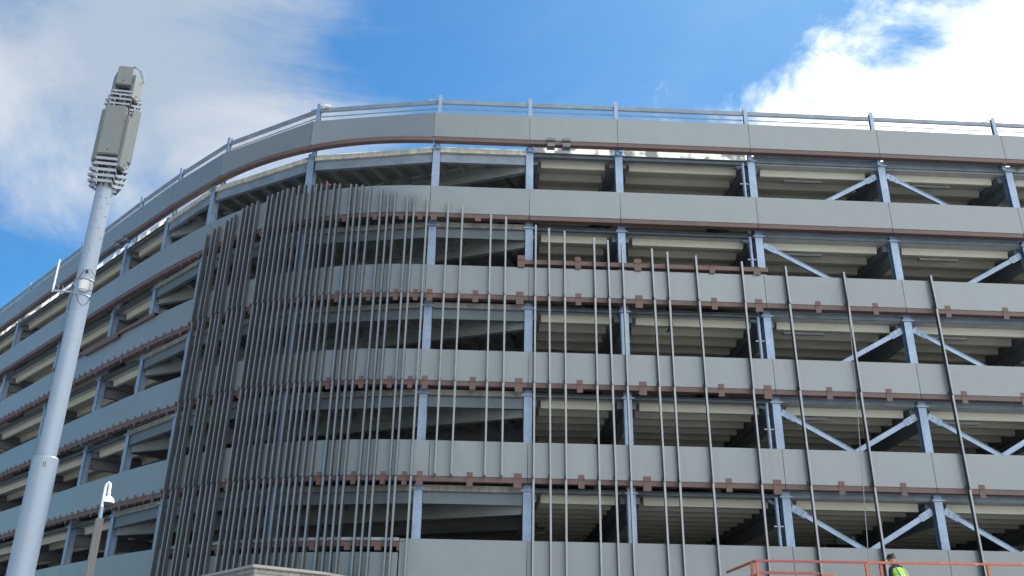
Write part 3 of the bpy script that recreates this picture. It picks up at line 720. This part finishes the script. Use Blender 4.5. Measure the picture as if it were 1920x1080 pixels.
# equipment box strapped to the pole
zb = 6.35
nn = V3(math.cos(R(-62)), math.sin(R(-62))); tt = V3(-nn.y, nn.x)
m = MB(); m.obox(mz(7.10)+nn*.215, tt, nn, UP, .09, .055, .115); bx = m.build('equipment_box', 'dome_grey', e, bevel=.03)
m = MB(); m.obox(mz(7.10)+nn*.225+tt*.125, tt, nn, UP, .025, .04, .09); m.build('side_box', 'strap', e, bevel=.01)
for z in (6.93, 7.27):
    m = MB(); m.tube([mz(z)+V3(math.cos(R(a)), math.sin(R(a)), 0)*.178 for a in range(0, 361, 15)], .011, 6, caps=False)
    m.build('strap_band', 'strap', e, smooth=True)
m = MB(); m.tube([mz(6.91)+nn*.2-tt*.1, mz(6.75)+nn*.24-tt*.04, mz(6.67)+nn*.24+tt*.04, mz(6.75)+nn*.23+tt*.12, mz(7.00)+nn*.21+tt*.19], .007, 6)
m.tube([mz(7.23)+nn*.22-tt*.12, mz(7.41)+nn*.24-tt*.06, mz(7.45)+nn*.24+tt*.05, mz(7.30)+nn*.22+tt*.18, mz(7.05)+nn*.2+tt*.2], .007, 6); m.ball(mz(7.41)+nn*.2, .03, .03, .03)
m.build('loop_cable', 'black', e, smooth=True)
al = V3(-1, -.15).normalized()
m = MB(); m.bar(mz(7.03)+al*.15, mz(7.03)+al*.552, UP, .035, .035)
for k in range(4): m.tube([mz(7.00)+al*(.3+.08*k), mz(7.15)+al*(.3+.08*k)], .006, 6)
arm = m.build('side_arm', 'strap', e)
m = MB(); m.tube([mz(7.00)+al*.55, mz(7.30)+al*.55, mz(7.70)+al*.55], [.016, .019, .017], 10); m.build('whip_antenna', 'white', arm, smooth=True)
m = MB(); m.tube([mz(7.01)+al*.55, mz(6.85)+al*.556, mz(6.77)+al*.58, mz(6.81)+al*.46, mz(7.00)+al*.4], .006, 6); m.build('antenna_cable', 'black', arm, smooth=True)

# ------------------------------------------------------------------ camera pole with dome
cxp, cyp = -5.68, 13.0
e = empty('camera_pole', (cxp, cyp, .12), 'slim brown square post with a white dome camera on a hooked bracket', 'camera pole')
m = MB(); m.obox(V3(cxp, cyp, (2.08+EYE)/2+.06), V3(.85, .5).normalized(), V3(-.5, .85).normalized(), UP, .05, .05, (2.08+EYE)/2-.06); m.build('post', 'brown', e, bevel=.006)
m = MB(); m.tube([V3(cxp, cyp, 2.07+EYE), V3(cxp, cyp, 2.24+EYE)], .028, 12); m.build('spigot', 'galv', e, smooth=True)
m = MB(); b0 = V3(cxp, cyp, EYE)
m.tube([b0+V3(0, 0, 2.22), b0+V3(0, 0, 2.52), b0+V3(.01, 0, 2.56), b0+V3(.035, -.005, 2.58), b0+V3(.06, -.01, 2.56), b0+V3(.065, -.01, 2.52), b0+V3(.065, -.01, 2.42)], .019, 12); m.build('hook_bracket', 'white', e, smooth=True)
m = MB(); dc = b0+V3(.045, .05, 2.31); m.ball(dc, .088, .088, .095, 20, 8, z_from=0); m.tube([dc+UP*.08, b0+V3(.06, .01, 2.44)], .022, 10); dm = m.build('dome_housing', 'white', e, smooth=True)
m = MB(); m.ball(dc-UP*.005, .07, .07, -.07, 16, 6, z_from=0); m.build('camera_dome', 'black', dm, smooth=True)

# ------------------------------------------------------------------ scissor lift
rz = 2.79+EYE; fz = rz-1.3
L0, L1 = V3(5.75, 22.0), V3(13.6, 21.98); Dv = V3(-.15, 2.35)
e = empty('scissor_lift', (9.6, 23, .12), 'orange scissor lift platform with scuffed guard rails, in front of the right facade', 'lift platform')
def rl(p, q, z, r=.026, mt='orange', nm='guard_rail'):
    m = MB(); d = (q-p).normalized(); m.obox((p+q)/2+UP*z, d, V3(-d.y, d.x), UP, (q-p).length/2, r, r); return m.build(nm, mt, e, bevel=.006)
RB = [L0, L1, L1+V3(-.2, 2.4), L0+V3(-.15, 2.35)]
rl(L0, V3(8.3, 22), rz, mt='orange_red'); rl(V3(8.32, 22), L1, rz); rl(L0, V3(7.2, 22), rz-.26, mt='orange_red'); rl(V3(7.2, 22), L1, rz-.45)
rl(RB[1], RB[2], rz); rl(RB[2], V3(8.6, 24.38), rz-.3); rl(V3(8.6, 24.38), RB[3], rz-.3); rl(RB[3], RB[0], rz); rl(RB[3], RB[0], rz-.3, .018)
for p in (L0+V3(.02, .0), L0+V3(-.07, .12), V3(8.3, 22), V3(8.66, 22.05), V3(11.12, 22), V3(13.58, 22), RB[2], RB[3], V3(6.9, 24.36), V3(10.8, 24.38)):
    top = rz if p.y < 23 else rz-.3
    m = MB(); m.obox(p+UP*((top+fz)/2-.02), V3(1, 0), V3(0, 1), UP, .028, .028, (top-fz)/2); m.build('guard_post', 'orange', e, bevel=.005)
m = MB(); m.prism([(p.x, p.y) for p in RB], fz-.12, fz); m.build('platform_deck', 'deck', e)
m = MB(); m.obox(V3(7.4, 22.05, rz-.4), V3(1, 0), V3(0, 1), UP, .17, .08, .12); m.build('control_box', 'orange', e, bevel=.02)
zz0, zz1 = .95, fz-.16; nst = 3
for k in range(nst):
    a, b = zz0+(zz1-zz0)*k/nst, zz0+(zz1-zz0)*(k+1)/nst
    for y in (22.25, 24.0):
        for x0, x1, dy in ((7.6, 11.9, 0), (11.9, 7.6, .09)):
            m = MB(); m.bar(V3(x0, y+dy, a), V3(x1, y+dy, b), V3(0, 1), .06, .14); m.build('scissor_arm', 'orange', e)
m = MB(); m.box(7.1, 12.4, 22.15, 24.2, .5, .93); m.build('chassis', 'orange', e, bevel=.04)
for x in (7.9, 11.6):
    for y in (22.1, 24.0):
        m = MB(); m.tube([V3(x, y-.03, .5), V3(x, y+.25, .5)], .38, 28); wl = m.build('wheel', 'void', e, smooth=True)
        m = MB(); m.tube([V3(x, y-.04, .5), V3(x, y-.032, .5)], .2, 20); m.build('wheel_hub', 'strap', wl)

# ------------------------------------------------------------------ people
def skin_body(name, verts, edges, rad, m, parent, lvl=2):
    me = bpy.data.meshes.new(name); me.from_pydata([tuple(v) for v in verts], edges, []); o = bpy.data.objects.new(name, me); C.objects.link(o)
    s = o.modifiers.new('skin', 'SKIN'); s.use_smooth_shade = True
    for v, r in zip(me.skin_vertices[0].data, rad): v.radius = (r, r) if isinstance(r, (int, float)) else r
    me.skin_vertices[0].data[0].use_root = True
    ss_ = o.modifiers.new('sub', 'SUBSURF'); ss_.levels = lvl; ss_.render_levels = lvl
    dg = bpy.context.evaluated_depsgraph_get(); m2 = bpy.data.meshes.new_from_object(o.evaluated_get(dg))
    o.modifiers.clear(); o.data = m2; m2.materials.clear(); m2.materials.append(M[m])
    if parent is not None: o.parent = parent; o.matrix_parent_inverse = parent_inv(parent)
    return o
def worker(base, face, lean, arms, label, helm, scale=1.0, hair=False):
    """standing figure: base = feet point, face = heading in degrees, arms = ((elbow, hand), (elbow, hand)) in body axes (right, forward, up)"""
    fx = V3(math.cos(R(face)), math.sin(R(face))); rx = V3(fx.y, -fx.x)
    e = empty('person', base, label, 'person')
    def P(r, f_, u): return Vector(base)+(rx*r+fx*f_+UP*u)*scale
    tz = lambda u: lean*(max(u-.95, 0))           # forward lean above the hips
    def Q(r, f_, u): return P(r, f_+tz(u), u)
    V = [Q(0, 0, .98), Q(0, .0, 1.15), Q(0, .0, 1.34), Q(0, -.01, 1.47), Q(0, .01, 1.55)]
    E_ = [(0, 1), (1, 2), (2, 3), (3, 4)]; Rr = [(.15, .11), (.14, .1), (.17, .115), (.10, .085), .055]
    def add(p, r, j): V.append(p); Rr.append(r); E_.append((j, len(V)-1)); return len(V)-1
    for sg in (-1, 1):
        a = add(P(sg*.10, 0, .86), .095, 0); a = add(P(sg*.11, .03, .5), .062, a); a = add(P(sg*.11, -.02, .1), .045, a); a = add(P(sg*.12, .13, .05), .04, a)
    for sg, (el_, ha) in zip((-1, 1), arms):
        a = add(Q(sg*.19, 0, 1.42), .068, 3); a = add(Q(sg*el_[0], el_[1], el_[2]), .05, a); a = add(Q(sg*ha[0], ha[1], ha[2]), .034, a)
    body = skin_body('body', V, E_, [tuple(x*scale for x in r) if isinstance(r, tuple) else r*scale for r in Rr], 'cloth_dark', e)
    # hands with palm, four fingers and a thumb
    for sg, (el_, ha) in zip((-1, 1), arms):
        w0 = Q(sg*ha[0], ha[1], ha[2]); eb = Q(sg*el_[0], el_[1], el_[2]); d = (w0-eb).normalized(); sd_ = d.cross(UP).normalized() if abs(d.z) < .9 else rx; up_ = sd_.cross(d)
        hv = [w0-d*.02, w0+d*.05, w0+d*.09]; he = [(0, 1), (1, 2)]; hr = [.026, .034, .034]
        for q, L in ((-.03, .07), (-.01, .082), (.011, .078), (.03, .06)):
            b = w0+d*.09+sd_*q; hv += [b+d*L*.5-up_*.006, b+d*L*.85-up_*.028]; j = len(hv); he += [(2, j-2), (j-2, j-1)]; hr += [.0095, .008]
        b = w0+d*.03-sd_*.035; hv += [b+d*.02-sd_*.02, b+d*.055-sd_*.028-up_*.01]; j = len(hv); he += [(1, j-2), (j-2, j-1)]; hr += [.012, .010]
        skin_body('hand', hv, he, [x*scale for x in hr], 'skin', e, 1)
    # head with face
    hc = Q(0, .05, 1.66)
    m = MB(); m.ball(hc, .078*scale, .098*scale, .12*scale, 20, 14, ax=(rx, fx, UP)); m.tube([Q(0, .0, 1.5), Q(0, .03, 1.6)], .055*scale, 12)
    m.ball(hc+fx*.1*scale-UP*.01, .016*scale, .022*scale, .026*scale, 8, 6, ax=(rx, fx, UP))
    for sg in (-1, 1): m.ball(hc+rx*sg*.08*scale, .012*scale, .022*scale, .032*scale, 8, 6, ax=(rx, fx, UP))
    m.ball(hc+fx*.088*scale-UP*.052*scale, .028*scale, .012*scale, .008*scale, 8, 4, ax=(rx, fx, UP))
    hd = m.build('head', 'skin', e, smooth=True)
    m = MB()
    for sg in (-1, 1): m.ball(hc+fx*.088*scale+rx*sg*.032*scale+UP*.012*scale, .012, .008, .007, 8, 6, ax=(rx, fx, UP))
    m.build('eye', 'black', hd, smooth=True)
    m = MB(); m.ball(hc+UP*.045*scale, .112*scale, .138*scale, .115*scale, 22, 8, z_from=0, ax=(rx, fx, UP)); m.ball(hc+UP*.045*scale+fx*.06, .10*scale, .125*scale, .014*scale, 18, 6, ax=(rx, fx, UP))
    m.obox(hc+UP*.14*scale, rx, fx, UP, .012*scale, .11*scale, .02*scale)
    m.build('helmet', helm, hd, smooth=True)
    m = MB()
    for sg in (-1, 1): m.tube([hc+rx*sg*.09*scale+UP*.05*scale, hc+rx*sg*.075*scale-UP*.06*scale+fx*.02, hc-UP*.125*scale+fx*.05], .005, 5)
    m.build('chin_strap', 'black', hd)
    # vest: shell round the torso
    def ring(u, hw, hd_, f0=0.0): return [Q(0, f0, u)+rx*hw*math.cos(2*math.pi*j/24)*scale+fx*hd_*math.sin(2*math.pi*j/24)*scale for j in range(24)]
    def shell(nm, mt, spec, par):
        m = MB(); i0 = 0; rs = [ring(*s_) for s_ in spec]
        for r_ in rs: m.v += [tuple(v) for v in r_]
        for k in range(len(rs)-1):
            for j in range(24): m.f.append((k*24+j, k*24+(j+1) % 24, (k+1)*24+(j+1) % 24, (k+1)*24+j))
        return m.build(nm, mt, par, smooth=True)
    vs = shell('hi_vis_vest', 'hivis', [(.93, .185, .15), (1.05, .18, .148), (1.2, .188, .15), (1.33, .205, .155), (1.42, .2, .14), (1.48, .145, .11), (1.51, .095, .09)], e)
    shell('reflective_band', 'reflect', [(1.06, .1815, .1495), (1.11, .1845, .1515)], vs); shell('reflective_band', 'reflect', [(1.2, .1905, .1525), (1.25, .196, .154)], vs)
    m = MB()
    for sg in (-1, 1):
        m.tube([Q(sg*.1, -.15, 1.2), Q(sg*.11, -.158, 1.33), Q(sg*.105, -.125, 1.44), Q(sg*.1, -.03, 1.5)], .018*scale, 6)
    m.build('reflective_strap', 'reflect', vs)
    return e
worker(V3(9.98, 24.0, fz), 108, .45, (((.25, .12, 1.15), (.22, .38, 1.1)), ((.3, .1, 1.18), (.26, .36, 1.12))), 'person in dark helmet and yellow hi-vis vest, seen from behind on the orange lift', 'helmet')
p, n, t = at(51.05)
worker(p-n*.75+UP*(FL[2]+EYE)-UP*.62, 185, .2, (((.24, .15, 1.25), (.2, .38, 1.52)), ((.28, .1, 1.2), (.2, .3, 1.3))), 'person in pale green helmet crouching behind the second storey parapet, mostly hidden', 'helmet_green')

# ------------------------------------------------------------------ tag line from a fin to the lift
p, n, t = at(56.91); a = p+n*.28+UP*(12.9+EYE); b = V3(8.9, 23.6, fz+.2)
m = MB(); m.tube([a.lerp(b, k/10)+V3(0, -.05*math.sin(math.pi*k/10), 0) for k in range(11)], .011, 6)
tag(m.build('rope', 'rope', smooth=True), 'thin pale rope hanging down the right facade to the orange lift', 'rope')
